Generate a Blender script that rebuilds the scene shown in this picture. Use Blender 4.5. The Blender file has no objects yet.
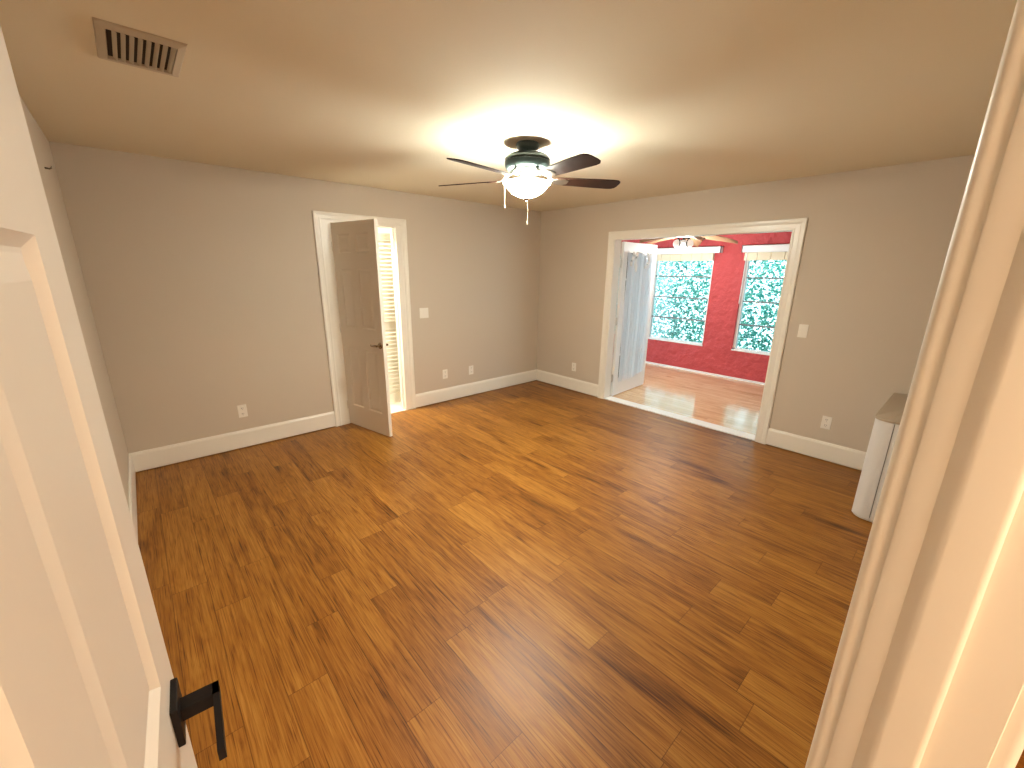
import bpy, bmesh, math, random
from mathutils import Vector, Matrix
random.seed(7)
PI = math.pi
SC = bpy.context.scene
COL = SC.collection

# ------------------------------------------------------------------ camera
cam_d = bpy.data.cameras.new('camera')
cam = bpy.data.objects.new('camera', cam_d); COL.objects.link(cam)
yaw, pitch, roll = math.radians(41.98922), math.radians(-15.36339), math.radians(0.64499)
F = Vector((math.sin(yaw) * math.cos(pitch), math.cos(yaw) * math.cos(pitch), math.sin(pitch)))
R0 = Vector((math.cos(yaw), -math.sin(yaw), 0)); U0 = R0.cross(F)
RR = R0 * math.cos(roll) + U0 * math.sin(roll)
UU = -R0 * math.sin(roll) + U0 * math.cos(roll)
cam.matrix_world = Matrix(((RR.x, UU.x, -F.x, -4.4427), (RR.y, UU.y, -F.y, -4.3678), (RR.z, UU.z, -F.z, 1.6424), (0, 0, 0, 1)))
cam_d.sensor_width = 36.0
cam_d.lens = 413.3447 / 1024 * 36
cam_d.clip_start = 0.02
SC.camera = cam

# ------------------------------------------------------------------ world, exposure, lights
W = bpy.data.worlds.new('sky'); SC.world = W; W.use_nodes = True
bg = W.node_tree.nodes['Background']
bg.inputs[0].default_value = (0.64, 0.87, 1.0, 1)
bg.inputs[1].default_value = 1.35
SC.view_settings.view_transform = 'Standard'
SC.view_settings.look = 'None'
SC.view_settings.exposure = 2.2
SC.view_settings.gamma = 1.0
SC.view_settings.use_curve_mapping = False
try:
    SC.cycles.use_denoising = True
    SC.cycles.max_bounces = 10
    SC.cycles.diffuse_bounces = 6
    SC.cycles.transparent_max_bounces = 12
    SC.cycles.sample_clamp_indirect = 6.0
    SC.cycles.caustics_reflective = False
    SC.cycles.caustics_refractive = False
except Exception:
    pass

def light(name, kind, loc, energy, color, size=0.1, rot=(0, 0, 0), size_y=None, portal=False):
    d = bpy.data.lights.new(name, kind)
    d.energy = energy; d.color = color
    if kind == 'AREA':
        d.shape = 'RECTANGLE' if size_y else 'DISK'
        d.size = size
        if size_y: d.size_y = size_y
        if portal: d.cycles.is_portal = True
    elif kind == 'POINT':
        d.shadow_soft_size = size
    o = bpy.data.objects.new(name, d); COL.objects.link(o)
    o.location = loc; o.rotation_euler = rot
    return o

LAMP_C = (1.0, 0.98, 0.85)
WARM = (1.0, 0.72, 0.46)
FAN = (-2.37, -2.19)
light('hall_ceiling_light', 'AREA', (-4.25, -5.65, 2.38), 22, WARM, 1.7, (math.radians(18), 0, 0), 0.5)
light('closet_ceiling_light', 'AREA', (-2.95, 0.26, 2.38), 17, (1.0, 0.93, 0.78), 0.2)
# daylight comes from the sky through these openings (sampling portals only)
for ye, sg in ((1.75, 1), (-4.55, -1)):
    light('window_portal', 'AREA', (1.3, ye, 1.2), 1, (1, 1, 1), 1.5, (-sg * PI / 2, 0, 0), 1.55, True)
for k, (ya, yb) in enumerate(((-1.41, -0.35), (-2.93, -1.86), (0.12, 1.02))):
    light('window_portal', 'AREA', (2.66, (ya + yb) / 2, 1.2), 1, (1, 1, 1), 1.55, (0, PI / 2, 0), abs(yb - ya), True)

# ------------------------------------------------------------------ materials
def newmat(name):
    m = bpy.data.materials.new(name); m.use_nodes = True
    nt = m.node_tree
    return m, nt, nt.nodes['Principled BSDF']

def mat(name, col, rough=0.5, metal=0.0, spec=0.5, bump=None, emit=None, vary=0.0, vscale=3.0):
    m, nt, b = newmat(name)
    c = (*col, 1)
    b.inputs['Base Color'].default_value = c
    b.inputs['Roughness'].default_value = rough
    b.inputs['Metallic'].default_value = metal
    b.inputs['Specular IOR Level'].default_value = spec
    tc = nt.nodes.new('ShaderNodeTexCoord')
    if bump:
        n = nt.nodes.new('ShaderNodeTexNoise'); n.inputs['Scale'].default_value = bump[0]; n.inputs['Detail'].default_value = 5
        nt.links.new(tc.outputs['Object'], n.inputs['Vector'])
        bp = nt.nodes.new('ShaderNodeBump'); bp.inputs['Strength'].default_value = bump[1]; bp.inputs['Distance'].default_value = bump[2]
        nt.links.new(n.outputs['Fac'], bp.inputs['Height']); nt.links.new(bp.outputs['Normal'], b.inputs['Normal'])
    if vary:
        n2 = nt.nodes.new('ShaderNodeTexNoise'); n2.inputs['Scale'].default_value = vscale; n2.inputs['Detail'].default_value = 4
        nt.links.new(tc.outputs['Object'], n2.inputs['Vector'])
        r = nt.nodes.new('ShaderNodeMixRGB'); r.inputs[1].default_value = tuple(x * (1 - vary) for x in col) + (1,)
        r.inputs[2].default_value = tuple(min(1, x * (1 + vary)) for x in col) + (1,)
        nt.links.new(n2.outputs['Fac'], r.inputs[0]); nt.links.new(r.outputs[0], b.inputs['Base Color'])
    if emit:
        b.inputs['Emission Color'].default_value = (*emit[0], 1); b.inputs['Emission Strength'].default_value = emit[1]
    return m

def wood_floor(name, pw, pl, cols, rough, ringscale, joint=0.35, spec=0.5):
    """planks run along Y, width pw, length pl; per-plank tint, stretched oak grain"""
    m, nt, b = newmat(name)
    N = nt.nodes.new; L = nt.links.new
    def math_(op, a, c=None, d=None):
        n = N('ShaderNodeMath'); n.operation = op
        for i, v in enumerate((a, c, d)):
            if v is None: continue
            if isinstance(v, (int, float)): n.inputs[i].default_value = v
            else: L(v, n.inputs[i])
        return n.outputs[0]
    tc = N('ShaderNodeTexCoord'); sp = N('ShaderNodeSeparateXYZ'); L(tc.outputs['Object'], sp.inputs[0])
    x, y = sp.outputs[0], sp.outputs[1]
    cx = math_('DIVIDE', x, pw); ci = math_('FLOOR', cx); cf = math_('FRACT', cx)
    wn = N('ShaderNodeTexWhiteNoise'); wn.noise_dimensions = '1D'; L(ci, wn.inputs['W'])
    yo = math_('ADD', math_('DIVIDE', y, pl), wn.outputs['Value'])
    ri = math_('FLOOR', yo); rf = math_('FRACT', yo)
    cb = N('ShaderNodeCombineXYZ'); L(ci, cb.inputs[0]); L(ri, cb.inputs[1])
    w2 = N('ShaderNodeTexWhiteNoise'); w2.noise_dimensions = '3D'; L(cb.outputs[0], w2.inputs['Vector'])
    tint = w2.outputs['Value']
    # grain coordinates, shifted plank by plank
    off = N('ShaderNodeVectorMath'); off.operation = 'SCALE'; L(w2.outputs['Color'], off.inputs[0]); off.inputs[3].default_value = 37.0
    def stretched(sx, sy):
        v = N('ShaderNodeVectorMath'); v.operation = 'MULTIPLY'; L(tc.outputs['Object'], v.inputs[0]); v.inputs[1].default_value = (sx, sy, 1)
        a = N('ShaderNodeVectorMath'); a.operation = 'ADD'; L(v.outputs[0], a.inputs[0]); L(off.outputs[0], a.inputs[1])
        return a.outputs[0]
    n1 = N('ShaderNodeTexNoise'); n1.inputs['Scale'].default_value = 1; n1.inputs['Detail'].default_value = 3; L(stretched(5.5, 0.75), n1.inputs['Vector'])
    rings = math_('FRACT', math_('MULTIPLY', n1.outputs['Fac'], ringscale))
    rings = math_('ABSOLUTE', math_('SUBTRACT', math_('MULTIPLY', rings, 2.0), 1.0))
    n2 = N('ShaderNodeTexNoise'); n2.inputs['Scale'].default_value = 1; n2.inputs['Detail'].default_value = 6; n2.inputs['Roughness'].default_value = 0.7; L(stretched(130, 3.2), n2.inputs['Vector'])
    n3 = N('ShaderNodeTexNoise'); n3.inputs['Scale'].default_value = 1; n3.inputs['Detail'].default_value = 3; L(stretched(16, 1.6), n3.inputs['Vector'])
    g = math_('ADD', math_('MULTIPLY', rings, 0.20), math_('MULTIPLY', n2.outputs['Fac'], 1.05))
    g = math_('ADD', g, math_('MULTIPLY', tint, 0.18))
    g = math_('ADD', g, math_('MULTIPLY', n3.outputs['Fac'], 0.50))
    rl = math_('POWER', rings, 4.0)
    g = math_('SUBTRACT', g, math_('MULTIPLY', rl, 0.16)); g = math_('ADD', g, 0.03)
    n4 = N('ShaderNodeTexNoise'); n4.inputs['Scale'].default_value = 1; n4.inputs['Detail'].default_value = 2; L(stretched(260, 5.0), n4.inputs['Vector'])
    pores = math_('MULTIPLY', math_('MAXIMUM', math_('SUBTRACT', n4.outputs['Fac'], 0.53), 0.0), 1.8)
    n5 = N('ShaderNodeTexNoise'); n5.inputs['Scale'].default_value = 1; n5.inputs['Detail'].default_value = 2; L(stretched(7, 1.3), n5.inputs['Vector'])
    knots = math_('MULTIPLY', math_('MAXIMUM', math_('SUBTRACT', n5.outputs['Fac'], 0.62), 0.0), 2.2)
    g = math_('SUBTRACT', math_('SUBTRACT', g, pores), math_('ADD', knots, 0.40))
    rp = N('ShaderNodeValToRGB'); L(g, rp.inputs[0])
    els = rp.color_ramp.elements
    els[0].position = 0.12; els[0].color = (*cols[0], 1)
    els[1].position = 0.95; els[1].color = (*cols[3], 1)
    e = els.new(0.38); e.color = (*cols[1], 1)
    e = els.new(0.62); e.color = (*cols[2], 1)
    # joints
    jx = math_('LESS_THAN', math_('MINIMUM', cf, math_('SUBTRACT', 1.0, cf)), 0.0016 / pw)
    jy = math_('LESS_THAN', math_('MINIMUM', rf, math_('SUBTRACT', 1.0, rf)), 0.0013 / pl)
    j = math_('MAXIMUM', jx, jy)
    mx = N('ShaderNodeMixRGB'); mx.blend_type = 'MULTIPLY'; L(math_('MULTIPLY', j, 1 - joint), mx.inputs[0]); L(rp.outputs[0], mx.inputs[1]); mx.inputs[2].default_value = (0.25, 0.18, 0.12, 1)
    L(mx.outputs[0], b.inputs['Base Color'])
    L(math_('ADD', math_('MULTIPLY', n2.outputs['Fac'], 0.12), rough - 0.06), b.inputs['Roughness'])
    bp = N('ShaderNodeBump'); bp.inputs['Strength'].default_value = 0.12; bp.inputs['Distance'].default_value = 0.002
    L(math_('SUBTRACT', n2.outputs['Fac'], math_('MULTIPLY', j, 1.5)), bp.inputs['Height']); L(bp.outputs[0], b.inputs['Normal'])
    b.inputs['Specular IOR Level'].default_value = spec
    return m

M = {}
M['wall'] = mat('beige_wall_paint', (0.55, 0.475, 0.385), 0.65, bump=(180, 0.12, 0.003))
M['ceiling'] = mat('ceiling_paint', (0.76, 0.70, 0.56), 0.85, bump=(110, 0.10, 0.004))
M['trim'] = mat('white_semigloss_trim', (0.79, 0.75, 0.67), 0.32, bump=(60, 0.03, 0.002))
M['leaf'] = mat('white_door_paint', (0.74, 0.70, 0.64), 0.38, bump=(90, 0.04, 0.002))
M['plate'] = mat('white_plastic', (0.80, 0.77, 0.70), 0.3)
M['slot'] = mat('dark_slot', (0.03, 0.025, 0.02), 0.6)
M['black'] = mat('matte_black_metal', (0.008, 0.006, 0.006), 0.5, metal=0.0, spec=0.25)
M['bronze'] = mat('dark_bronze', (0.10, 0.075, 0.05), 0.35, metal=0.8)
M['nickel'] = mat('satin_nickel', (0.62, 0.58, 0.52), 0.28, metal=1.0)
M['lever'] = mat('antique_brass', (0.30, 0.21, 0.13), 0.25, metal=1.0)
M['rail'] = mat('grey_sash_rail', (0.22, 0.24, 0.24), 0.6, spec=0.2)
M['motor'] = mat('oil_rubbed_motor', (0.022, 0.032, 0.03), 0.3, metal=0.5)
M['blade'] = mat('dark_walnut_blade', (0.030, 0.011, 0.006), 0.5, spec=0.2, vary=0.5, vscale=14)
M['bowl'] = mat('frosted_glass_bowl', (0.95, 0.95, 0.9), 0.4, emit=((1.0, 0.985, 0.85), 64.0))
M['chain'] = mat('pull_chain_brass', (0.20, 0.17, 0.12), 0.5, metal=0.0, spec=0.2)
M['vent'] = mat('vent_enamel', (0.50, 0.43, 0.33), 0.45)
M['ventdark'] = mat('vent_duct_dark', (0.03, 0.02, 0.015), 0.9)
M['cabinet'] = mat('cabinet_white', (0.66, 0.645, 0.63), 0.35)
M['cabtop'] = mat('cabinet_tan_top', (0.42, 0.34, 0.25), 0.45)
M['red'] = mat('red_stucco', (0.50, 0.060, 0.062), 0.7, bump=(9, 0.9, 0.05), vary=0.10, vscale=6)
M['swhite'] = mat('sunroom_white', (0.85, 0.85, 0.83), 0.5)
M['cream'] = mat('cream_blind', (0.80, 0.70, 0.50), 0.6)
M['tile'] = mat('pale_tile', (0.80, 0.76, 0.66), 0.3)
M['louver'] = mat('louver_white', (0.82, 0.78, 0.66), 0.45)
M['bladetan'] = mat('woven_tan_blade', (0.42, 0.24, 0.13), 0.7, bump=(60, 0.6, 0.01), vary=0.25, vscale=30)
M['globe'] = mat('lit_globe_glass', (0.55, 0.54, 0.52), 0.3, emit=((1.0, 0.95, 0.86), 0.1))
M['floor'] = wood_floor('oak_plank_floor', 0.152, 0.98, ((0.062, 0.018, 0.003), (0.195, 0.070, 0.009), (0.305, 0.127, 0.019), (0.45, 0.222, 0.046)), 0.41, 12.0, spec=0.27)
M['sfloor'] = wood_floor('honey_strip_floor', 0.085, 0.9, ((0.46, 0.27, 0.13), (0.68, 0.44, 0.23), (0.80, 0.56, 0.33), (0.88, 0.68, 0.46)), 0.12, 6.0, spec=1.0)
M['ground'] = mat('garden_soil', (0.10, 0.12, 0.05), 0.9, vary=0.4, vscale=5)

def glass_mat():
    m, nt, b = newmat('window_glass')
    nt.nodes.remove(b)
    out = nt.nodes['Material Output']
    t = nt.nodes.new('ShaderNodeBsdfTransparent'); t.inputs[0].default_value = (0.93, 0.98, 0.97, 1)
    g = nt.nodes.new('ShaderNodeBsdfGlossy'); g.inputs['Roughness'].default_value = 0.03
    f = nt.nodes.new('ShaderNodeFresnel'); f.inputs[0].default_value = 1.45
    mx = nt.nodes.new('ShaderNodeMixShader')
    nt.links.new(f.outputs[0], mx.inputs[0]); nt.links.new(t.outputs[0], mx.inputs[1]); nt.links.new(g.outputs[0], mx.inputs[2])
    nt.links.new(mx.outputs[0], out.inputs[0])
    return m
M['glass'] = glass_mat()

def sheer_mat():
    m, nt, b = newmat('sheer_curtain_cloth')
    out = nt.nodes['Material Output']
    b.inputs['Base Color'].default_value = (0.94, 0.95, 0.97, 1); b.inputs['Roughness'].default_value = 0.8
    t = nt.nodes.new('ShaderNodeBsdfTranslucent'); t.inputs[0].default_value = (0.97, 0.98, 1.0, 1)
    tr = nt.nodes.new('ShaderNodeBsdfTransparent')
    a = nt.nodes.new('ShaderNodeMixShader'); a.inputs[0].default_value = 0.62
    c = nt.nodes.new('ShaderNodeMixShader'); c.inputs[0].default_value = 0.16
    nt.links.new(b.outputs[0], a.inputs[1]); nt.links.new(t.outputs[0], a.inputs[2])
    nt.links.new(a.outputs[0], c.inputs[1]); nt.links.new(tr.outputs[0], c.inputs[2])
    nt.links.new(c.outputs[0], out.inputs[0])
    return m
M['sheer'] = sheer_mat()

def hedge_mat():
    m, nt, b = newmat('hedge_leaf')
    out = nt.nodes['Material Output']
    gi = nt.nodes.new('ShaderNodeNewGeometry')
    rp = nt.nodes.new('ShaderNodeValToRGB')
    rp.color_ramp.elements[0].color = (0.025, 0.26, 0.24, 1); rp.color_ramp.elements[0].position = 0.0
    rp.color_ramp.elements[1].color = (0.36, 0.72, 0.56, 1); rp.color_ramp.elements[1].position = 1.0
    e = rp.color_ramp.elements.new(0.55); e.color = (0.11, 0.50, 0.42, 1)
    nt.links.new(gi.outputs['Random Per Island'], rp.inputs[0])
    nt.links.new(rp.outputs[0], b.inputs['Base Color']); b.inputs['Roughness'].default_value = 0.35
    t = nt.nodes.new('ShaderNodeBsdfTranslucent'); nt.links.new(rp.outputs[0], t.inputs[0])
    a = nt.nodes.new('ShaderNodeMixShader'); a.inputs[0].default_value = 0.6
    nt.links.new(b.outputs[0], a.inputs[1]); nt.links.new(t.outputs[0], a.inputs[2]); nt.links.new(a.outputs[0], out.inputs[0])
    return m
M['hedge'] = hedge_mat()

# ------------------------------------------------------------------ mesh helpers
class MB:
    def __init__(s): s.bm = bmesh.new()
    def box(s, x0, x1, y0, y1, z0, z1):
        r = bmesh.ops.create_cube(s.bm, size=1)
        bmesh.ops.scale(s.bm, vec=(x1 - x0, y1 - y0, z1 - z0), verts=r['verts'])
        bmesh.ops.translate(s.bm, vec=((x0 + x1) / 2, (y0 + y1) / 2, (z0 + z1) / 2), verts=r['verts'])
        return r['verts']
    def prism(s, poly, z0, z1):
        """poly in XY extruded along Z"""
        a = [s.bm.verts.new((x, y, z0)) for x, y in poly]; b = [s.bm.verts.new((x, y, z1)) for x, y in poly]
        n = len(poly)
        s.bm.faces.new(a[::-1]); s.bm.faces.new(b)
        for i in range(n): s.bm.faces.new((a[i], a[(i + 1) % n], b[(i + 1) % n], b[i]))
        return a + b
    def sweep(s, poly, p0, p1, ux, uy):
        """poly (u, v) swept from p0 to p1, u along ux, v along uy"""
        p0, p1, ux, uy = map(Vector, (p0, p1, ux, uy))
        a = [s.bm.verts.new(p0 + ux * u + uy * v) for u, v in poly]; b = [s.bm.verts.new(p1 + ux * u + uy * v) for u, v in poly]
        n = len(poly)
        s.bm.faces.new(a[::-1]); s.bm.faces.new(b)
        for i in range(n): s.bm.faces.new((a[i], a[(i + 1) % n], b[(i + 1) % n], b[i]))
        return a + b
    def lathe(s, prof, n=32, c=(0, 0, 0), closed=False):
        rings = []
        for r, z in prof:
            if r < 1e-5: rings.append([s.bm.verts.new((c[0], c[1], c[2] + z))])
            else: rings.append([s.bm.verts.new((c[0] + r * math.cos(2 * PI * i / n), c[1] + r * math.sin(2 * PI * i / n), c[2] + z)) for i in range(n)])
        for a, b in zip(rings, rings[1:]):
            for i in range(n):
                j = (i + 1) % n
                if len(a) == 1 and len(b) == 1: continue
                if len(a) == 1: s.bm.faces.new((a[0], b[i], b[j]))
                elif len(b) == 1: s.bm.faces.new((a[i], a[j], b[0]))
                else: s.bm.faces.new((a[i], a[j], b[j], b[i]))
    def tube(s, pts, r, n=10, caps=True):
        pts = [Vector(p) for p in pts]; rings = []
        for i, p in enumerate(pts):
            t = (pts[min(i + 1, len(pts) - 1)] - pts[max(i - 1, 0)]).normalized()
            a = t.cross(Vector((0, 0, 1)) if abs(t.z) < 0.9 else Vector((1, 0, 0))).normalized(); b = t.cross(a)
            rad = r[i] if isinstance(r, (list, tuple)) else r
            rings.append([s.bm.verts.new(p + a * rad * math.cos(2 * PI * k / n) + b * rad * math.sin(2 * PI * k / n)) for k in range(n)])
        for a, b in zip(rings, rings[1:]):
            for k in range(n): s.bm.faces.new((a[k], a[(k + 1) % n], b[(k + 1) % n], b[k]))
        if caps: s.bm.faces.new(rings[0][::-1]); s.bm.faces.new(rings[-1])
    def bevel(s, w, seg=2):
        bmesh.ops.bevel(s.bm, geom=s.bm.edges[:], offset=w, segments=seg, affect='EDGES', profile=0.5)
    def build(s, name, m, parent=None, loc=(0, 0, 0), rotz=0, smooth=False):
        bmesh.ops.recalc_face_normals(s.bm, faces=s.bm.faces[:])
        me = bpy.data.meshes.new(name); s.bm.to_mesh(me); s.bm.free()
        me.materials.append(m)
        if smooth:
            for p in me.polygons: p.use_smooth = True
            try: me.set_sharp_from_angle(angle=math.radians(40))
            except Exception: pass
        o = bpy.data.objects.new(name, me); COL.objects.link(o)
        o.location = loc; o.rotation_euler = (0, 0, rotz)
        if parent: o.parent = parent
        return o

def empty(name, loc, rotz=0, label=None, cat=None, group=None, kind=None):
    o = bpy.data.objects.new(name, None); COL.objects.link(o)
    o.location = loc; o.rotation_euler = (0, 0, rotz); o.empty_display_size = 0.05
    return tag(o, label, cat, group, kind)
def tag(o, label=None, cat=None, group=None, kind=None):
    if label: o['label'] = label
    if cat: o['category'] = cat
    if group: o['group'] = group
    if kind: o['kind'] = kind
    return o
def struct(mb, name, m, label=None, cat=None, **k):
    return tag(mb.build(name, m, **k), label, cat, kind='structure')

# ------------------------------------------------------------------ room shell
LX, NY, H = -4.694, -4.355, 2.44          # left wall plane, near wall plane, ceiling height
T = 0.12
HY = -4.4767                               # hall face of the near wall
b = MB(); b.box(LX, 0, NY, 0, -0.08, 0)
struct(b, 'floor', M['floor'], 'honey brown oak plank floor of the empty room', 'floor')
b = MB(); b.box(LX - T, T, HY, T, H, H + 0.1)
struct(b, 'ceiling', M['ceiling'], 'textured beige ceiling above the empty room', 'ceiling')
b = MB(); b.box(LX - T, LX, HY, T, -0.08, H)
struct(b, 'wall_left', M['wall'], 'beige wall behind the open near door', 'wall')
# back wall with the closet doorway
CX0, CX1, CH = -2.925, -2.215, 2.085
b = MB(); b.box(LX, CX0, 0, T, -0.08, H); b.box(CX1, 0, 0, T, -0.08, H); b.box(CX0, CX1, 0, T, CH, H)
struct(b, 'wall_back', M['wall'], 'beige wall with the half open panel door', 'wall')
# right wall with the wide opening to the sunroom
OY0, OY1, OH = -3.128, -1.266, 2.02
b = MB(); b.box(0, T, OY1, T, -0.08, H); b.box(0, T, HY, OY0, -0.08, H); b.box(0, T, OY0, OY1, OH, H)
struct(b, 'wall_right', M['wall'], 'beige wall with the wide opening to the red sunroom', 'wall')
# near wall with the doorway the photograph is taken from
JL, JR, DH = -4.585, -3.835, 2.095
b = MB(); b.box(LX, JL - 0.02, HY, NY, -0.08, H); b.box(JR + 0.02, 0, HY, NY, -0.08, H); b.box(JL - 0.02, JR + 0.02, HY, NY, DH, H)
struct(b, 'wall_front', M['wall'], 'beige wall beside the near door frame', 'wall')

# baseboards
BH = 0.1745
bprof = [(0, 0.010), (0.014, 0.010), (0.014, BH - 0.028), (0.0125, BH - 0.016), (0.009, BH - 0.010), (0.008, BH - 0.003), (0.005, BH), (0, BH)]
Z = (0, 0, 1)
b = MB(); b.sweep(bprof, (LX, 0, 0), (-3.066, 0, 0), (0, -1, 0), Z); b.sweep(bprof, (-2.099, 0, 0), (-0.014, 0, 0), (0, -1, 0), Z)
struct(b, 'baseboard_back', M['trim'], 'tall white baseboard under the panel door wall', 'baseboard')
b = MB(); b.sweep(bprof, (0, 0, 0), (0, -1.1728, 0), (-1, 0, 0), Z); b.sweep(bprof, (0, -3.2245, 0), (0, NY, 0), (-1, 0, 0), Z)
struct(b, 'baseboard_right', M['trim'], 'tall white baseboard beside the sunroom opening', 'baseboard')
b = MB(); b.sweep(bprof, (LX, -0.014, 0), (LX, NY, 0), (1, 0, 0), Z)
struct(b, 'baseboard_left', M['trim'], 'white baseboard behind the near door', 'baseboard')
b = MB(); b.sweep(bprof, (-3.745, NY, 0), (-0.95, NY, 0), (0, 1, 0), Z)
struct(b, 'baseboard_front', M['trim'], 'white baseboard along the near wall', 'baseboard')

# casings: profile u = across the casing from the opening edge, v = out of the wall
def casing_prof(w, t):
    return [(0, 0), (0, t * 0.55), (0.004, t * 0.72), (0.012, t * 0.72), (0.018, t * 0.60), (w * 0.55, t * 0.66), (w * 0.66, t * 0.9), (w * 0.80, t), (w - 0.006, t), (w, t * 0.7), (w, 0)]
def frame_casing(b, prof, o, du, dn, u0, u1, h, w):
    """two legs and a mitred head in the plane spanned by du (along wall) and Z, dn = out of the wall"""
    o, du, dn, z = Vector(o), Vector(du), Vector(dn), Vector((0, 0, 1))
    path = [(u0, 0.0), (u0, h), (u1, h), (u1, 0.0)]
    side = [(-1, 0), (-1, 1), (1, 1), (1, 0)]
    rings = []
    for (u, zz), (su, sz) in zip(path, side):
        rings.append([b.bm.verts.new(o + du * (u + su * a) + z * (zz + sz * a) + dn * v) for a, v in prof])
    n = len(prof)
    for r0, r1 in zip(rings, rings[1:]):
        for i in range(n): b.bm.faces.new((r0[i], r0[(i + 1) % n], r1[(i + 1) % n], r1[i]))
    b.bm.faces.new(rings[0][::-1]); b.bm.faces.new(rings[-1])

b = MB(); frame_casing(b, casing_prof(0.097, 0.018), (0, 0, 0), (0, 1, 0), (-1, 0, 0), -3.1275, -1.2698, 2.0103, 0.097)
struct(b, 'trim_1', M['trim'], 'wide white casing around the sunroom opening', 'casing')
b = MB()
b.box(-0.002, T + 0.002, OY0 - 0.0, OY0 + 0.008, 0, OH); b.box(-0.002, T + 0.002, OY1 - 0.008, OY1, 0, OH); b.box(-0.002, T + 0.002, OY0, OY1, OH - 0.008, OH)
struct(b, 'trim_2', M['trim'], 'white jamb lining inside the sunroom opening', 'jamb')
b = MB(); b.prism([(-0.004, OY0 + 0.008), (T + 0.03, OY0 + 0.008), (T + 0.03, OY1 - 0.008), (-0.004, OY1 - 0.008)], 0, 0.012); b.bevel(0.004)
struct(b, 'trim_3', M['swhite'], 'white threshold strip on the floor of the sunroom opening', 'threshold')
b = MB(); frame_casing(b, casing_prof(0.068, 0.018), (0, 0, 0), (1, 0, 0), (0, -1, 0), -2.998, -2.167, 2.0965, 0.068)
struct(b, 'trim_4', M['trim'], 'white casing around the panel door on the back wall', 'casing')
b = MB()
b.box(-2.998, -2.912, -0.009, T, 0, 2.0965); b.box(-2.227, -2.167, -0.009, T, 0, 2.0965); b.box(-2.912, -2.227, -0.009, T, 2.073, 2.0965)
b.box(-2.912, -2.880, 0.036, 0.085, 0, 2.073); b.box(-2.24, -2.227, 0.045, 0.085, 0, 2.073)
struct(b, 'trim_5', M['trim'], 'white jamb of the panel door on the back wall', 'jamb')

# near door frame: jamb with rabbet and rounded stop, casings both sides
def arc(cx, cy, r, a0, a1, n=5):
    return [(cx + r * math.cos(math.radians(a0 + (a1 - a0) * i / n)), cy + r * math.sin(math.radians(a0 + (a1 - a0) * i / n))) for i in range(n + 1)]
jam = [(JR + 0.019, NY + 0.0005), (JR + 0.001, NY + 0.0005), (JR, NY - 0.001), (JR, -4.379)] + [(JR - 0.003, -4.3825), (JR - 0.008, -4.389), (JR - 0.0105, -4.3935), (JR - 0.011, -4.397)] \
    + [(JR - 0.011, -4.424)] + arc(JR - 0.005, -4.4255, 0.006, 180, 270, 4) + [(JR, -4.4316), (JR, HY + 0.001), (JR + 0.001, HY), (JR + 0.019, HY)]
b = MB(); b.prism(jam, 0, DH - 0.02); jr = struct(b, 'trim_6', M['trim'], 'white near door jamb with rounded stop at right edge of photo', 'jamb', smooth=True)
b = MB(); b.prism([(JL * 2 - 0 - x + (JR - JL) - JR + 0 if False else JL + (JR - x), y) for x, y in jam], 0, DH - 0.02); b.box(JL, JR, HY, NY, DH - 0.02, DH)
struct(b, 'trim_7', M['trim'], 'white hinge jamb and head of the near door frame', 'jamb', smooth=True)
def round_casing(x0, s, y0, d, w=0.088, t=0.0205):
    pts = [(x0, y0), (x0, y0 + d * (t - 0.010))]
    for i in range(1, 6):
        a = PI / 2 * i / 5; pts.append((x0 + s * 0.010 * (1 - math.cos(a)), y0 + d * (t - 0.010 + 0.010 * math.sin(a))))
    pts += [(x0 + s * 0.017, y0 + d * t), (x0 + s * 0.020, y0 + d * (t - 0.004)), (x0 + s * 0.030, y0 + d * (t - 0.005)), (x0 + s * (w - 0.02), y0 + d * (t - 0.002)), (x0 + s * (w - 0.004), y0 + d * t), (x0 + s * w, y0 + d * (t - 0.005)), (x0 + s * w, y0)]
    return pts
b = MB(); b.prism(round_casing(JR + 0.005, 1, NY, 1), 0, DH + 0.068)
struct(b, 'trim_8', M['trim'], 'white rounded casing on the room side of the near door frame', 'casing', smooth=True)
b = MB(); b.prism(round_casing(JL - 0.005, -1, NY, 1), 0, DH + 0.068); b.box(JL - 0.005, JR + 0.005, NY, NY + 0.02, DH - 0.012, DH + 0.068)
struct(b, 'trim_9', M['trim'], 'white casing on the hinge side of the near door frame', 'casing', smooth=True)
b = MB(); b.prism(round_casing(JR + 0.005, 1, HY, -1, t=0.018), 0, DH + 0.068); b.prism(round_casing(JL - 0.005, -1, HY, -1, t=0.018), 0, DH + 0.068); b.box(JL - 0.005, JR + 0.005, HY - 0.018, HY, DH - 0.012, DH + 0.068)
struct(b, 'trim_10', M['trim'], 'white casing on the hall side of the near door frame', 'casing', smooth=True)
# strike plate on the near jamb
b = MB(); b.box(JR - 0.002, JR + 0.001, NY - 0.024, NY - 0.002, 0.875, 0.945)
b.prism([(JR - 0.0035, NY - 0.003), (JR - 0.0035, NY + 0.012), (JR + 0.003, NY + 0.017), (JR + 0.004, NY + 0.015), (JR - 0.0015, NY + 0.010), (JR - 0.0015, NY - 0.003)], 0.885, 0.932)
tag(b.build('strike_plate', M['bronze']), 'dark bronze strike plate on the near door jamb, lower right', 'strike plate')

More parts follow.
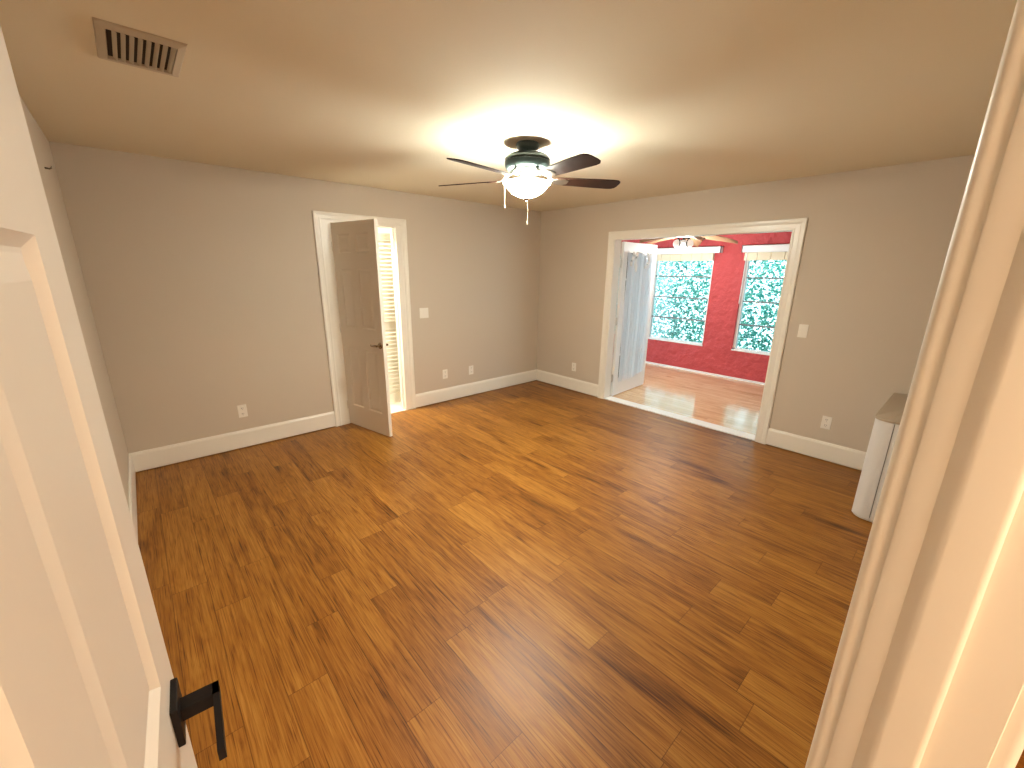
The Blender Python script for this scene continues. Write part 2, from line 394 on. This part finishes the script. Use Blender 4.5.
# hall behind the camera (only its floor shows at the lower right corner)
b = MB(); b.box(-6.0, -1.2, -6.6, NY, -0.08, 0.0)
struct(b, 'hall_floor', M['floor'], 'oak plank floor of the hall at lower right corner', 'floor')
b = MB(); b.box(-6.12, -6.0, -6.6, HY, -0.08, H)
struct(b, 'hall_left_wall', M['wall'])
b = MB(); b.box(-1.2, -1.08, -6.6, HY, -0.08, H)
struct(b, 'hall_right_wall', M['wall'])
b = MB(); b.box(-6.12, -1.08, -6.72, -6.6, -0.08, H)
struct(b, 'hall_back_wall', M['wall'])
b = MB(); b.box(-6.12, -1.08, -6.72, HY, H, H + 0.1)
struct(b, 'hall_ceiling', M['ceiling'])
b = MB(); b.box(-6.0, LX - T, HY, HY + T, -0.08, H)
struct(b, 'hall_side_wall', M['wall'])

# closet behind the panel door
b = MB(); b.box(-3.6, -1.0, 0, 1.2, -0.08, 0.004)
struct(b, 'closet_floor', M['tile'], 'pale floor behind the panel door', 'floor')
b = MB(); b.box(-3.6, -1.0, 0.95, 1.07, 0, H)
struct(b, 'closet_back_wall', M['swhite'])
b = MB(); b.box(-3.72, -3.6, T, 1.07, 0, H)
struct(b, 'closet_left_wall', M['swhite'])
b = MB(); b.box(-1.0, -0.88, T, 1.07, 0, H)
struct(b, 'closet_right_wall', M['swhite'])
b = MB(); b.box(-3.72, -0.88, T, 1.07, H, H + 0.1)
struct(b, 'closet_ceiling', M['swhite'])

# louvered door leaf standing just behind the panel door
lv = empty('louver_door', (-2.50, 0.29, 0.02), 0, 'white louvered door glimpsed through the gap beside the panel door', 'door')
b = MB()
for x0, x1 in ((0, 0.05), (0.47, 0.52)): b.box(x0, x1, 0, 0.028, 0, 2.01)
for z0, z1 in ((0, 0.13), (0.93, 1.02), (1.94, 2.01)): b.box(0.05, 0.47, 0, 0.028, z0, z1)
b.build('louver_frame', M['louver'], lv)
b = MB()
for z0, z1 in ((0.13, 0.93), (1.02, 1.94)):
    n = int((z1 - z0) / 0.045)
    for i in range(n):
        z = z0 + (i + 0.5) * (z1 - z0) / n
        b.sweep([(-0.002, -0.017), (0.003, -0.018), (0.029, 0.015), (0.024, 0.017)], (0.05, 0, z), (0.47, 0, z), (0, 1, 0), (0, 0, 1))
b.build('louver_slats', M['louver'], lv)

# ------------------------------------------------------------------ panel doors
def panel_slab(b, Wd, z0, z1, th, cols, rows, bev=0.052, depth=0.011):
    """slab along +X (0..Wd), faces at y=0 and y=th, molded raised panels on both faces"""
    bm = b.bm
    xs = sorted({0, Wd, *[c for p in cols for c in p]}); zs = sorted({z0, z1, *[r for p in rows for r in p]})
    for face, (y, s) in enumerate(((0, 1), (th, -1))):
        V = {}
        def v(x, z, d=0):
            k = (round(x, 5), round(z, 5), round(d, 5))
            if k not in V: V[k] = bm.verts.new((x, y + s * d, z))
            return V[k]
        def quad(*q):
            bm.faces.new(q if s > 0 else q[::-1])
        for xa, xb in zip(xs, xs[1:]):
            for za, zb in zip(zs, zs[1:]):
                if (xa, xb) in cols and (za, zb) in rows:
                    loops = [(0, 0), (bev * 0.30, depth), (bev * 0.42, depth), (bev * 0.95, depth * 0.35), (bev, depth * 0.30)]
                    rings = [[v(xa + i, za + i, d), v(xb - i, za + i, d), v(xb - i, zb - i, d), v(xa + i, zb - i, d)] for i, d in loops]
                    for r0, r1 in zip(rings, rings[1:]):
                        for k in range(4): quad(r0[k], r0[(k + 1) % 4], r1[(k + 1) % 4], r1[k])
                    quad(*rings[-1])
                else:
                    quad(v(xa, za), v(xb, za), v(xb, zb), v(xa, zb))
    # rim
    for xa, xb in zip(xs, xs[1:]):
        for z in (z0, z1):
            bm.faces.new([bm.verts.new(p) for p in ((xa, 0, z), (xb, 0, z), (xb, th, z), (xa, th, z))])
    for za, zb in zip(zs, zs[1:]):
        for x in (0, Wd):
            bm.faces.new([bm.verts.new(p) for p in ((x, 0, za), (x, 0, zb), (x, th, zb), (x, th, za))])
    bmesh.ops.remove_doubles(bm, verts=bm.verts[:], dist=1e-5)

# panel door on the back wall, swung into the room
d1 = empty('door_1', (-2.909, -0.010, 0), math.radians(-77.6), 'beige six panel door standing half open on the back wall', 'door', kind='structure')
b = MB(); panel_slab(b, 0.675, 0.012, 2.066, 0.035, [(0.095, 0.285), (0.375, 0.575)], [(0.235, 0.87), (1.075, 1.64), (1.785, 1.96)], bev=0.04, depth=0.008)
b.build('door_leaf', M['leaf'], d1)
def lever(parent, s, z, face, sgn, m, dirx=-1, L=0.105):
    b = MB(); n = 24
    ro = [(0.0, 0), (0.031, 0), (0.031, 0.004), (0.026, 0.010), (0.013, 0.012), (0.011, 0.045), (0.0, 0.047)]
    b.lathe(ro, n)
    bmesh.ops.rotate(b.bm, verts=b.bm.verts[:], cent=(0, 0, 0), matrix=Matrix.Rotation(math.radians(90 * sgn), 3, 'X'))
    bmesh.ops.translate(b.bm, verts=b.bm.verts[:], vec=(s, face, z))
    y = face - sgn * 0.045
    b.tube([(s - dirx * 0.006, y, z), (s + dirx * 0.02, y, z + 0.002), (s + dirx * 0.05, y, z - 0.003), (s + dirx * 0.085, y + sgn * 0.006, z - 0.006), (s + dirx * L, y + sgn * 0.012, z - 0.002)], [0.010, 0.010, 0.0085, 0.0075, 0.006], 12)
    return b.build('door_handle', m, parent, smooth=True)
lever(d1, 0.633, 0.935, 0.0, 1, M['lever'])
lever(d1, 0.633, 0.935, 0.035, -1, M['lever'])
for z in (0.22, 1.05, 1.85):
    b = MB(); b.tube([(-0.006, -0.004, z - 0.045), (-0.006, -0.004, z + 0.045)], 0.006, 10); b.build('hinge', M['nickel'], d1, smooth=True)

# near door, swung against the left wall
dv = Vector((-4.5004 + 4.55, -3.6057 + 4.34)); ang = math.atan2(dv.y, dv.x)
d2 = empty('door_2', (-4.55, -4.34, 0), ang, 'white six panel near door standing open at left edge of photo', 'door', kind='structure')
# local +X runs along the leaf to its free edge; local y=0 is the visible face, the slab lies at +y (towards the left wall)
b = MB(); panel_slab(b, 0.735, 0.012, 2.07, 0.035, [(0.105, 0.281), (0.385, 0.630)], [(0.235, 0.87), (1.075, 1.672), (1.80, 1.965)], bev=0.044, depth=0.010)
b.build('door_leaf', M['leaf'], d2)
def black_lever(parent, s, z, face, sgn):
    b = MB(); b.box(s - 0.033, s + 0.033, min(face, face - sgn * 0.009), max(face, face - sgn * 0.009), z - 0.034, z + 0.034); b.bevel(0.0015, 2)
    rose = b.build('handle_rosette', M['black'], parent)
    b = MB(); ya, yb = sorted((face - sgn * 0.009, face - sgn * 0.058)); b.box(s - 0.012, s + 0.012, ya, yb, z - 0.011, z + 0.011)
    ya, yb = sorted((face - sgn * 0.049, face - sgn * 0.058)); b.box(s - 0.112, s + 0.012, ya, yb, z - 0.008, z + 0.011)
    b.build('handle_lever', M['black'], parent)
black_lever(d2, 0.668, 0.984, 0.0, 1)
black_lever(d2, 0.668, 0.984, 0.035, -1)
b = MB(); b.box(0.735, 0.7365, 0.006, 0.029, 0.954, 1.014); b.build('latch_plate', M['bronze'], d2)

# ------------------------------------------------------------------ switches and outlets
def plate_on(name, loc, wall, label, cat, group, kind):
    rz = 0 if wall == 'back' else -PI / 2 if wall == 'right' else 0
    o = empty(name, loc, rz, label, cat, group)
    w = 0.058 if kind == 'double' else 0.036
    b = MB(); b.box(-w, w, -0.006, 0, -0.059, 0.059); b.bevel(0.002, 2); b.build('cover_plate', M['plate'], o)
    if kind == 'outlet':
        for z in (-0.026, 0.026):
            b = MB(); b.lathe([(0, 0), (0.017, 0), (0.0165, 0.003), (0, 0.003)], 20)
            bmesh.ops.rotate(b.bm, verts=b.bm.verts[:], cent=(0, 0, 0), matrix=Matrix.Rotation(PI / 2, 3, 'X'))
            bmesh.ops.translate(b.bm, verts=b.bm.verts[:], vec=(0, -0.006, z)); sk = b.build('socket', M['plate'], o, smooth=True)
            b = MB()
            for x, hh in ((-0.006, 0.006), (0.006, 0.0045)): b.box(x - 0.0015, x + 0.0015, -0.0098, -0.0088, z - hh + 0.004, z + hh + 0.004)
            b.box(-0.002, 0.002, -0.0098, -0.0088, z - 0.012, z - 0.008)
            b.build('socket_slots', M['slot'], sk)
    else:
        for x in ((-0.023, 0.023) if kind == 'double' else (0,)):
            b = MB(); vs = b.box(x - 0.0165, x + 0.0165, -0.011, -0.005, -0.033, 0.033)
            for q in b.bm.verts:
                if q.co.y < -0.008 and q.co.z < 0: q.co.y += 0.004
            b.build('rocker', M['plate'], o)
    return o
G = 'wall outlets'
plate_on('wall_outlet', (-3.874, 0, 0.357), 'back', 'white outlet on the back wall, left of the panel door', 'outlet', G, 'outlet')
plate_on('wall_outlet', (-1.661, 0, 0.361), 'back', 'white outlet low on the back wall, just right of the panel door', 'outlet', G, 'outlet')
plate_on('wall_outlet', (-1.252, 0, 0.352), 'back', 'white outlet low on the back wall, second one right of the panel door', 'outlet', G, 'outlet')
plate_on('wall_outlet', (0, -0.732, 0.342), 'right', 'white outlet on the right wall between room corner and sunroom opening', 'outlet', G, 'outlet')
plate_on('wall_outlet', (0, -3.66, 0.355), 'right', 'white outlet on the right wall, right of the sunroom opening', 'outlet', G, 'outlet')
plate_on('light_switch', (-1.924, 0, 1.146), 'back', 'white double rocker switch beside the panel door', 'switch', 'light switches', 'double')
plate_on('light_switch', (0, -3.348, 1.144), 'right', 'white single rocker switch right of the sunroom opening', 'switch', 'light switches', 'single')

# small dark hook on the left wall
b = MB(); b.tube([(LX, -0.74, 2.165), (LX + 0.018, -0.74, 2.163), (LX + 0.026, -0.74, 2.168), (LX + 0.028, -0.74, 2.178)], [0.005, 0.0045, 0.004, 0.003], 8)
tag(b.build('wall_hook', M['bronze'], smooth=True), 'tiny dark hook high on the left wall above the near door edge', 'hook')

# ------------------------------------------------------------------ ceiling vent
vc = (-4.264, -2.025)
v = empty('ceiling_vent', (*vc, H), 0, 'beige slatted air vent in the ceiling at upper left', 'vent')
b = MB(); hx, hy, ix, iy = 0.127, 0.182, 0.096, 0.139
def ring(z, a, c): return [b.bm.verts.new(p) for p in ((-a, -c, z), (a, -c, z), (a, c, z), (-a, c, z))]
R1, R2, R3, R4 = ring(-0.001, hx, hy), ring(-0.007, hx - 0.004, hy - 0.004), ring(-0.012, ix + 0.004, iy + 0.004), ring(-0.001, ix, iy)
for a, c in ((R1, R2), (R2, R3), (R3, R4), (R4, R1)):
    for i in range(4): b.bm.faces.new((a[i], a[(i + 1) % 4], c[(i + 1) % 4], c[i]))
b.build('vent_frame', M['vent'], v)
b = MB(); b.box(-ix, ix, -iy, iy, -0.0016, -0.0006); b.build('duct_backing', M['ventdark'], v)
for i in range(8):
    x = -ix + 0.020 + i * 0.0235
    b = MB(); b.sweep([(-0.0060, -0.0035), (-0.0050, -0.0025), (0.0065, -0.0120), (0.0055, -0.0133)], (x, -iy + 0.002, 0), (x, iy - 0.002, 0), (1, 0, 0), (0, 0, 1))
    b.build('vent_slat', M['vent'], v)

# ------------------------------------------------------------------ ceiling fan
fx, fy = FAN
fan = empty('ceiling_fan', (fx, fy, H), 0, 'dark five blade ceiling fan with lit glass bowl in the room centre', 'ceiling fan')
b = MB(); b.lathe([(0, 0), (0.072, 0), (0.076, -0.012), (0.068, -0.034), (0.050, -0.052), (0.046, -0.060), (0, -0.060)], 40); b.build('canopy', M['motor'], fan, smooth=True)
b = MB(); b.lathe([(0, -0.055), (0.040, -0.055), (0.042, -0.066), (0.120, -0.070), (0.140, -0.080), (0.149, -0.094), (0.149, -0.101), (0.143, -0.104), (0.143, -0.110), (0.149, -0.113), (0.148, -0.134), (0.140, -0.152), (0.128, -0.160), (0, -0.160)], 48)
b.build('motor_housing', M['motor'], fan, smooth=True)
b = MB(); b.lathe([(0, -0.158), (0.105, -0.158), (0.108, -0.168), (0.086, -0.180), (0.066, -0.186), (0.060, -0.205), (0.066, -0.212), (0.112, -0.222), (0.118, -0.228), (0.112, -0.231), (0, -0.231)], 40)
b.build('switch_housing', M['nickel'], fan, smooth=True)
ZB = -0.213
for k in range(5):
    a = math.radians(-28.4 + 72 * k)
    b = MB(); bm = b.bm
    # rounded blade outline in local u (radial), v (tangential)
    out = []
    r0, r1 = 0.20, 0.66
    up = [(r0, 0.040), (r0 + 0.03, 0.052), (0.32, 0.058), (0.48, 0.066), (0.60, 0.069), (0.635, 0.064), (0.654, 0.048), (r1, 0.025)]
    out = [(u, w) for u, w in up] + [(u, -w) for u, w in up[::-1]]
    e = []
    cp, spp = math.cos(math.radians(-12)), math.sin(math.radians(-12))
    for zz in (0.003, -0.003):
        e.append([bm.verts.new((u, w * cp - zz * spp, w * spp + zz * cp)) for u, w in out])
    n = len(out)
    bm.faces.new(e[0]); bm.faces.new(e[1][::-1])
    for i in range(n): bm.faces.new((e[0][i], e[1][i], e[1][(i + 1) % n], e[0][(i + 1) % n]))
    bl = b.build('blade', M['blade'], fan, (0, 0, ZB), a)
    b = MB()
    # arm from the motor underside, curling down to a flared plate screwed under the blade
    prof = [(0.085, -0.158 - ZB, 0.020), (0.12, -0.166 - ZB, 0.017), (0.15, 0.020, 0.015), (0.18, -0.001, 0.020), (0.215, -0.007, 0.036), (0.255, -0.007, 0.040), (0.285, -0.006, 0.022)]
    rows = []
    for u, zz, w in prof:
        tl = 0 if u < 0.17 else 1
        rows.append([bm2 for bm2 in (b.bm.verts.new((u, w, zz + 0.004 + tl * w * spp)), b.bm.verts.new((u, -w, zz + 0.004 - tl * w * spp)), b.bm.verts.new((u, -w, zz - 0.001 - tl * w * spp)), b.bm.verts.new((u, w, zz - 0.001 + tl * w * spp)))])
    for p, q in zip(rows, rows[1:]):
        for i in range(4): b.bm.faces.new((p[i], p[(i + 1) % 4], q[(i + 1) % 4], q[i]))
    b.bm.faces.new(rows[0][::-1]); b.bm.faces.new(rows[-1])
    b.build('blade_bracket', M['nickel'], bl)
b = MB(); b.lathe([(0.085, -0.219), (0.156, -0.236), (0.157, -0.240), (0.149, -0.245), (0.140, -0.254), (0.124, -0.274), (0.098, -0.298), (0.062, -0.317), (0.025, -0.327), (0.0, -0.329)][1:], 48)
b.build('light_bowl', M['bowl'], fan, smooth=True)
b = MB(); b.lathe([(0, -0.326), (0.020, -0.327), (0.022, -0.333), (0.014, -0.338), (0.008, -0.344), (0.009, -0.350), (0.004, -0.357), (0, -0.358)], 20); b.build('finial', M['lever'], fan, smooth=True)
def chain(x, y, z0, z1):
    b = MB(); n = int((z0 - z1) / 0.006)
    for i in range(n): 
        bmesh.ops.create_icosphere(b.bm, subdivisions=1, radius=0.0019, matrix=Matrix.Translation((x, y, z0 - 0.006 * i)))
    b.lathe([(0, z1 + 0.004), (0.004, z1), (0.0045, z1 - 0.018), (0, z1 - 0.022)], 10, (x, y, 0)); 
    b.tube([(x, y, z0), (x, y, z1)], 0.0012, 6)
    b.build('pull_chain', M['chain'], fan, smooth=True)
chain(-0.105, 0.103, -0.226, -0.375)
chain(0.012, 0.0, -0.352, -0.475)
lb = light('bulbs', 'AREA', (0, 0, -0.262), 2, LAMP_C, 0.2, (PI, 0, 0)); lb.parent = fan

# ------------------------------------------------------------------ white cabinet against the near wall
cb = empty('low_cabinet', (-0.94, -4.335, 0), 0, 'low white cabinet with rounded corner and tan top beyond the near door frame', 'cabinet')
def plan(ins, L=0.918, D=0.288, r=0.075):
    p = [(ins, 0.0)] + [(ins + (r) - r * math.cos(t), D - ins - r + r * math.sin(t)) for t in [PI / 2 * i / 8 for i in range(9)]] + [(L, D - ins), (L, 0.0)]
    return p
b = MB(); b.prism(plan(0.004), 0.012, 0.718); b.build('body', M['cabinet'], cb, smooth=True)
b = MB(); b.prism(plan(0.0), 0.718, 0.731); b.bevel(0.003, 2); b.build('top', M['cabtop'], cb, smooth=True)
b = MB(); b.box(0.0015, 0.0055, 0.1765, 0.179, 0.03, 0.715); b.build('seam', M['slot'], cb)
b = MB(); b.prism(plan(0.012), 0.0, 0.014); b.build('plinth', M['cabinet'], cb, smooth=True)

# ------------------------------------------------------------------ sunroom
SX0, SX1, SY0, SY1, SH = T, 2.5, -4.4, 1.6, 2.5
b = MB(); b.box(0.0, SX1 + 0.15, SY0, SY1, -0.08, 0.0)
struct(b, 'sunroom_floor', M['sfloor'], 'pale glossy strip wood floor of the red sunroom', 'floor')
b = MB(); b.box(SX0, SX1 + 0.15, SY0, SY1, SH, SH + 0.1)
struct(b, 'sunroom_ceiling', M['swhite'])
EWX0, EWX1, WZ0, WZ1 = 0.55, 2.05, 0.455, 1.975
def end_wall(ya, yb):
    b = MB()
    b.box(SX0, EWX0, ya, yb, -0.08, SH + 0.1); b.box(EWX1, SX1 + 0.15, ya, yb, -0.08, SH + 0.1)
    b.box(EWX0, EWX1, ya, yb, -0.08, WZ0); b.box(EWX0, EWX1, ya, yb, WZ1, SH + 0.1)
    return b
struct(end_wall(SY1, SY1 + 0.12), 'sunroom_left_wall', M['red'], 'red stucco sunroom end wall', 'wall')
struct(end_wall(SY0 - 0.12, SY0), 'sunroom_right_wall', M['red'])
wins = [(-1.405, -0.35), (-2.93, -1.865), (0.12, 1.02)]
def wall_segments(b):
    ys = [SY0] + sorted([q for w in wins for q in w]) + [SY1]
    for i in range(0, len(ys), 2): b.box(SX1, SX1 + 0.15, ys[i], ys[i + 1], -0.08, SH + 0.1)
    for w in wins:
        b.box(SX1, SX1 + 0.15, w[0], w[1], -0.08, WZ0); b.box(SX1, SX1 + 0.15, w[0], w[1], WZ1, SH + 0.1)
b = MB(); wall_segments(b)
struct(b, 'sunroom_far_wall', M['red'], 'red stucco sunroom wall with garden windows', 'wall')
b = MB(); b.box(SX1 - 0.012, SX1, SY0, SY1, 0.0, 0.03)
struct(b, 'sunroom_baseboard', M['swhite'])
wl = ['leafy garden window in the red wall, nearest the glazed sunroom door', 'leafy garden window in the red wall at right of the sunroom opening', 'garden window glimpsed between the glazed door and its jamb']
rails = [1.574, 1.220, 0.862]
for i, (ya, yb) in enumerate(wins):
    w = empty('window_%d' % (i + 1), (SX1 + 0.02, (ya + yb) / 2, WZ0), 0, wl[i], 'window', kind='structure')
    hw, hh = (yb - ya) / 2, WZ1 - WZ0
    b = MB(); fw = 0.035
    b.box(0.03, 0.11, -hw, -hw + fw, 0, hh); b.box(0.03, 0.11, hw - fw, hw, 0, hh); b.box(0.03, 0.11, -hw, hw, 0, fw); b.box(0.03, 0.11, -hw, hw, hh - fw, hh)
    b.box(-0.03, 0.03, -hw, hw, 0.0, 0.018)
    b.build('window_frame', M['swhite'], w)
    for z in rails:
        b = MB(); b.box(0.05, 0.085, -hw + fw, hw - fw, z - WZ0 - 0.011, z - WZ0 + 0.011); b.build('sash_rail', M['rail'], w)
    zz = [fw] + [z - WZ0 for z in rails[::-1]] + [hh - fw]
    for k in range(4):
        b = MB(); b.box(0.066, 0.070, -hw + fw, hw - fw, zz[k] + (0.011 if k else 0), zz[k + 1] - (0.011 if k < 3 else 0)); b.build('pane', M['glass'], w)

for i, yy in ((4, SY1 + 0.06), (5, SY0 - 0.06)):  # unseen end windows, added to bring daylight onto the curtain and floor
    w = empty('window_%d' % i, ((EWX0 + EWX1) / 2, yy, WZ0), 0, kind='structure'); hw, hh, fw = (EWX1 - EWX0) / 2, WZ1 - WZ0, 0.035
    b = MB(); b.box(-hw, -hw + fw, -0.04, 0.04, 0, hh); b.box(hw - fw, hw, -0.04, 0.04, 0, hh); b.box(-hw, hw, -0.04, 0.04, 0, fw); b.box(-hw, hw, -0.04, 0.04, hh - fw, hh); b.box(-0.02, 0.02, -0.03, 0.03, fw, hh - fw)
    b.build('window_frame', M['swhite'], w)
    for xa, xb in ((-hw + fw, -0.02), (0.02, hw - fw)):
        b = MB(); b.box(xa, xb, -0.003, 0.003, fw, hh - fw); b.build('pane', M['glass'], w)

def blind(name, y0, y1, wy0, wy1, label, wand):
    o = empty(name, (SX1, (y0 + y1) / 2, 1.94), 0, label, 'blind', 'raised blinds over the sunroom windows')
    hw = (y1 - y0) / 2
    b = MB(); b.box(-0.085, -0.070, -hw, hw, 0, 0.10); b.box(-0.085, 0, -hw, -hw + 0.012, 0, 0.10); b.box(-0.085, 0, hw - 0.012, hw, 0, 0.10); b.box(-0.085, 0, -hw, hw, 0.092, 0.10); b.build('valance', M['swhite'], o)
    c = (y0 + y1) / 2
    b = MB(); n = 6
    for i in range(n):
        a0 = wy0 + (wy1 - wy0) * i / n - c + 0.003; a1 = wy0 + (wy1 - wy0) * (i + 1) / n - c - 0.003
        b.box(-0.050, -0.012, a0, a1, -0.115, -0.004)
    b.build('raised_slats', M['cream'], o)
    b = MB(); b.tube([(-0.055, wand - c, 0.0), (-0.058, wand - c + 0.005, -0.75)], 0.006, 8); b.build('wand', M['swhite'], o, smooth=True)
blind('window_blind', -1.525, -0.235, -1.405, -0.35, 'white valance with raised cream blind beside the glazed door', -0.45)
blind('window_blind', -2.98, -1.828, -2.93, -1.865, 'white valance with raised cream blind at right of sunroom opening', -1.90)

# glazed sunroom door folded open into the sunroom
d3 = empty('door_3', (0.138, -1.268, 0), math.radians(3.6), 'white glazed door with sheer curtain open into the sunroom', 'door', kind='structure')
LW, L0, LZ0, LZ1, LT = 0.875, 0.03, 0.016, 2.0, 0.040     # leaf runs along local +X
g0, g1, gz0, gz1 = L0 + 0.105, L0 + LW - 0.115, 0.235, 1.875
b = MB()
b.box(L0, g0, -LT / 2, LT / 2, LZ0, LZ1); b.box(g1, L0 + LW, -LT / 2, LT / 2, LZ0, LZ1); b.box(g0, g1, -LT / 2, LT / 2, LZ0, gz0); b.box(g0, g1, -LT / 2, LT / 2, gz1, LZ1)
b.build('leaf_frame', M['swhite'], d3)
b = MB()
for k in range(1, 5):
    z = gz0 + (gz1 - gz0) * k / 5; b.box(g0, g1, -0.012, 0.012, z - 0.011, z + 0.011)
for k in range(1, 3):
    x = g0 + (g1 - g0) * k / 3; b.box(x - 0.011, x + 0.011, -0.011, 0.011, gz0, gz1)
b.build('muntin_bars', M['swhite'], d3)
b = MB(); b.box(g0, g1, -0.003, 0.003, gz0, gz1); b.build('door_glass', M['glass'], d3)
for z in (0.26, 1.02, 1.74):
    b = MB(); b.tube([(0, 0, z - 0.05), (0, 0, z + 0.05)], 0.009, 10); b.box(0, L0, -0.003, 0.003, z - 0.05, z + 0.05); b.build('hinge', M['nickel'], d3, smooth=True)
# curtain: gathered cloth with a sagging hem, tied up at the top
b = MB(); nx, nz = 72, 30; c0, c1 = g0 - 0.03, g1 + 0.03; grid = []
for j in range(nz + 1):
    row = []
    for i in range(nx + 1):
        s = i / nx; x = c0 + (c1 - c0) * s
        top = 1.90 - 0.05 * abs(math.sin(s * PI * 2)) ** 1.0
        bot = 0.165 + 0.03 * (1 - math.sin(s * PI)) + 0.06 * s
        z = top + (bot - top) * j / nz
        y = -0.034 - 0.010 * math.sin(s * PI * 18 + 0.6 * math.sin(j * 0.3)) - 0.006 * math.sin(s * PI * 7 + 1)
        row.append(b.bm.verts.new((x, y, z)))
    grid.append(row)
for j in range(nz):
    for i in range(nx): b.bm.faces.new((grid[j][i], grid[j][i + 1], grid[j + 1][i + 1], grid[j + 1][i]))
bmesh.ops.solidify(b.bm, geom=b.bm.faces[:], thickness=0.0015)
cu = b.build('sheer_curtain', M['sheer'], d3, smooth=True)
for s, ln in ((0.10, 0.17), (0.24, 0.24), (0.66, 0.20)):
    b = MB(); x = c0 + (c1 - c0) * s; pts = []
    for k in range(9):
        t = k / 8; pts.append((x + 0.030 * math.sin(t * 5 + s * 9), -0.062 - 0.012 * math.sin(t * PI), 1.885 - ln * t))
    b.tube(pts, [0.012, 0.020, 0.022, 0.020, 0.016, 0.018, 0.022, 0.020, 0.012], 8); b.build('curtain_tie', M['swhite'], cu, smooth=True)

# sunroom ceiling fan with leaf shaped woven blades and globe lamps
f2 = empty('ceiling_fan', (1.4, -1.42, SH), 0, 'tan fan with leaf shaped woven blades in the red sunroom', 'ceiling fan')
b = MB(); b.lathe([(0, 0), (0.07, 0), (0.065, -0.04), (0.02, -0.06), (0.014, -0.08), (0.014, -0.25), (0, -0.25)], 24); b.build('downrod', M['bronze'], f2, smooth=True)
b = MB(); b.lathe([(0, -0.24), (0.08, -0.245), (0.11, -0.28), (0.11, -0.34), (0.08, -0.375), (0.03, -0.385), (0, -0.385)], 32); b.build('motor_housing', M['bronze'], f2, smooth=True)
for k in range(5):
    a = math.radians(225 + 72 * k); b = MB(); nu, nv = 14, 8; top = []; bot = []
    for i in range(nu + 1):
        t = i / nu; u = 0.13 + 0.55 * t; hw = 0.015 + 0.105 * math.sin(PI * min(1, t * 0.93 + 0.07)) ** 0.75
        r1, r2 = [], []
        for j in range(nv + 1):
            w = -1 + 2 * j / nv; scal = 1 + 0.05 * math.sin(i * 2.6)
            y = w * hw * scal; z = 0.02 * w * w - 0.05 * t * t + 0.16 * -y + 0.04 * (1 - t)
            r1.append(b.bm.verts.new((u, y, z))); r2.append(b.bm.verts.new((u, y, z - 0.008)))
        top.append(r1); bot.append(r2)
    for i in range(nu):
        for j in range(nv):
            b.bm.faces.new((top[i][j], top[i + 1][j], top[i + 1][j + 1], top[i][j + 1])); b.bm.faces.new((bot[i][j], bot[i][j + 1], bot[i + 1][j + 1], bot[i + 1][j]))
        for j in (0, nv): b.bm.faces.new((top[i][j], bot[i][j], bot[i + 1][j], top[i + 1][j]))
    for i in (0, nu):
        for j in range(nv): b.bm.faces.new((top[i][j], top[i][j + 1], bot[i][j + 1], bot[i][j]))
    b.build('blade', M['bladetan'], f2, (0, 0, -0.425), a, smooth=True)
for k in range(3):
    a = math.radians(207 + 60 + 120 * k); r = 0.085; c = (r * math.cos(a), r * math.sin(a), -0.475)
    b = MB(); bmesh.ops.create_uvsphere(b.bm, u_segments=24, v_segments=14, radius=0.060, matrix=Matrix.Translation(c)); gl = b.build('globe', M['globe'], f2, smooth=True)
    b = MB(); b.tube([(c[0] * 0.5, c[1] * 0.5, -0.382), (c[0] * 0.9, c[1] * 0.9, -0.395), (c[0], c[1], -0.417)], 0.012, 8)
    pts = [(c[0] + 0.0625 * math.cos(t) * -math.sin(a), c[1] + 0.0625 * math.cos(t) * math.cos(a), c[2] + 0.0625 * math.sin(t)) for t in [2 * PI * q / 24 for q in range(25)]]
    b.tube(pts, 0.008, 6, caps=False); b.build('globe_cage', M['black'], gl, smooth=True)
l2 = light('globe_bulbs', 'POINT', (0, 0, -0.62), 9, (1.0, 0.96, 0.90), 0.08); l2.parent = f2

# ------------------------------------------------------------------ garden
b = MB(); b.box(0.12, 6.5, -8, 5, -0.3, -0.15)
struct(b, 'garden_ground', M['ground'])
def hedge():
    vs, fs = [], []
    for _ in range(62000):
        z = random.uniform(-0.15, 2.7); dep = random.random() ** 0.8
        x = 3.15 + 0.8 * dep + 0.10 * math.sin(z * 5 + random.random()); y = random.uniform(-5.2, 3.2)
        if random.random() < 0.14 * max(0, z - 0.9): continue
        L = random.uniform(0.045, 0.085); wd = L * random.uniform(0.42, 0.6)
        d = Vector((random.uniform(-1, 0.4), random.uniform(-1, 1), random.uniform(-1.0, 0.3))).normalized()
        n = Vector((random.uniform(-1, 0), random.uniform(-.6, .6), random.uniform(0.2, 1))).normalized()
        sde = d.cross(n).normalized(); n = sde.cross(d)
        p = Vector((x, y, z)); k = len(vs)
        vs += [p, p + d * L * .45 + sde * wd / 2 + n * 0.006, p + d * L, p + d * L * .45 - sde * wd / 2 + n * 0.006]
        fs += [(k, k + 1, k + 2), (k, k + 2, k + 3)]
    me = bpy.data.meshes.new('hedge'); me.from_pydata([tuple(q) for q in vs], [], fs); me.materials.append(M['hedge'])
    o = bpy.data.objects.new('hedge_foliage', me); COL.objects.link(o)
    tag(o, 'dense teal green hedge outside the sunroom windows', 'hedge', kind='stuff')
hedge()
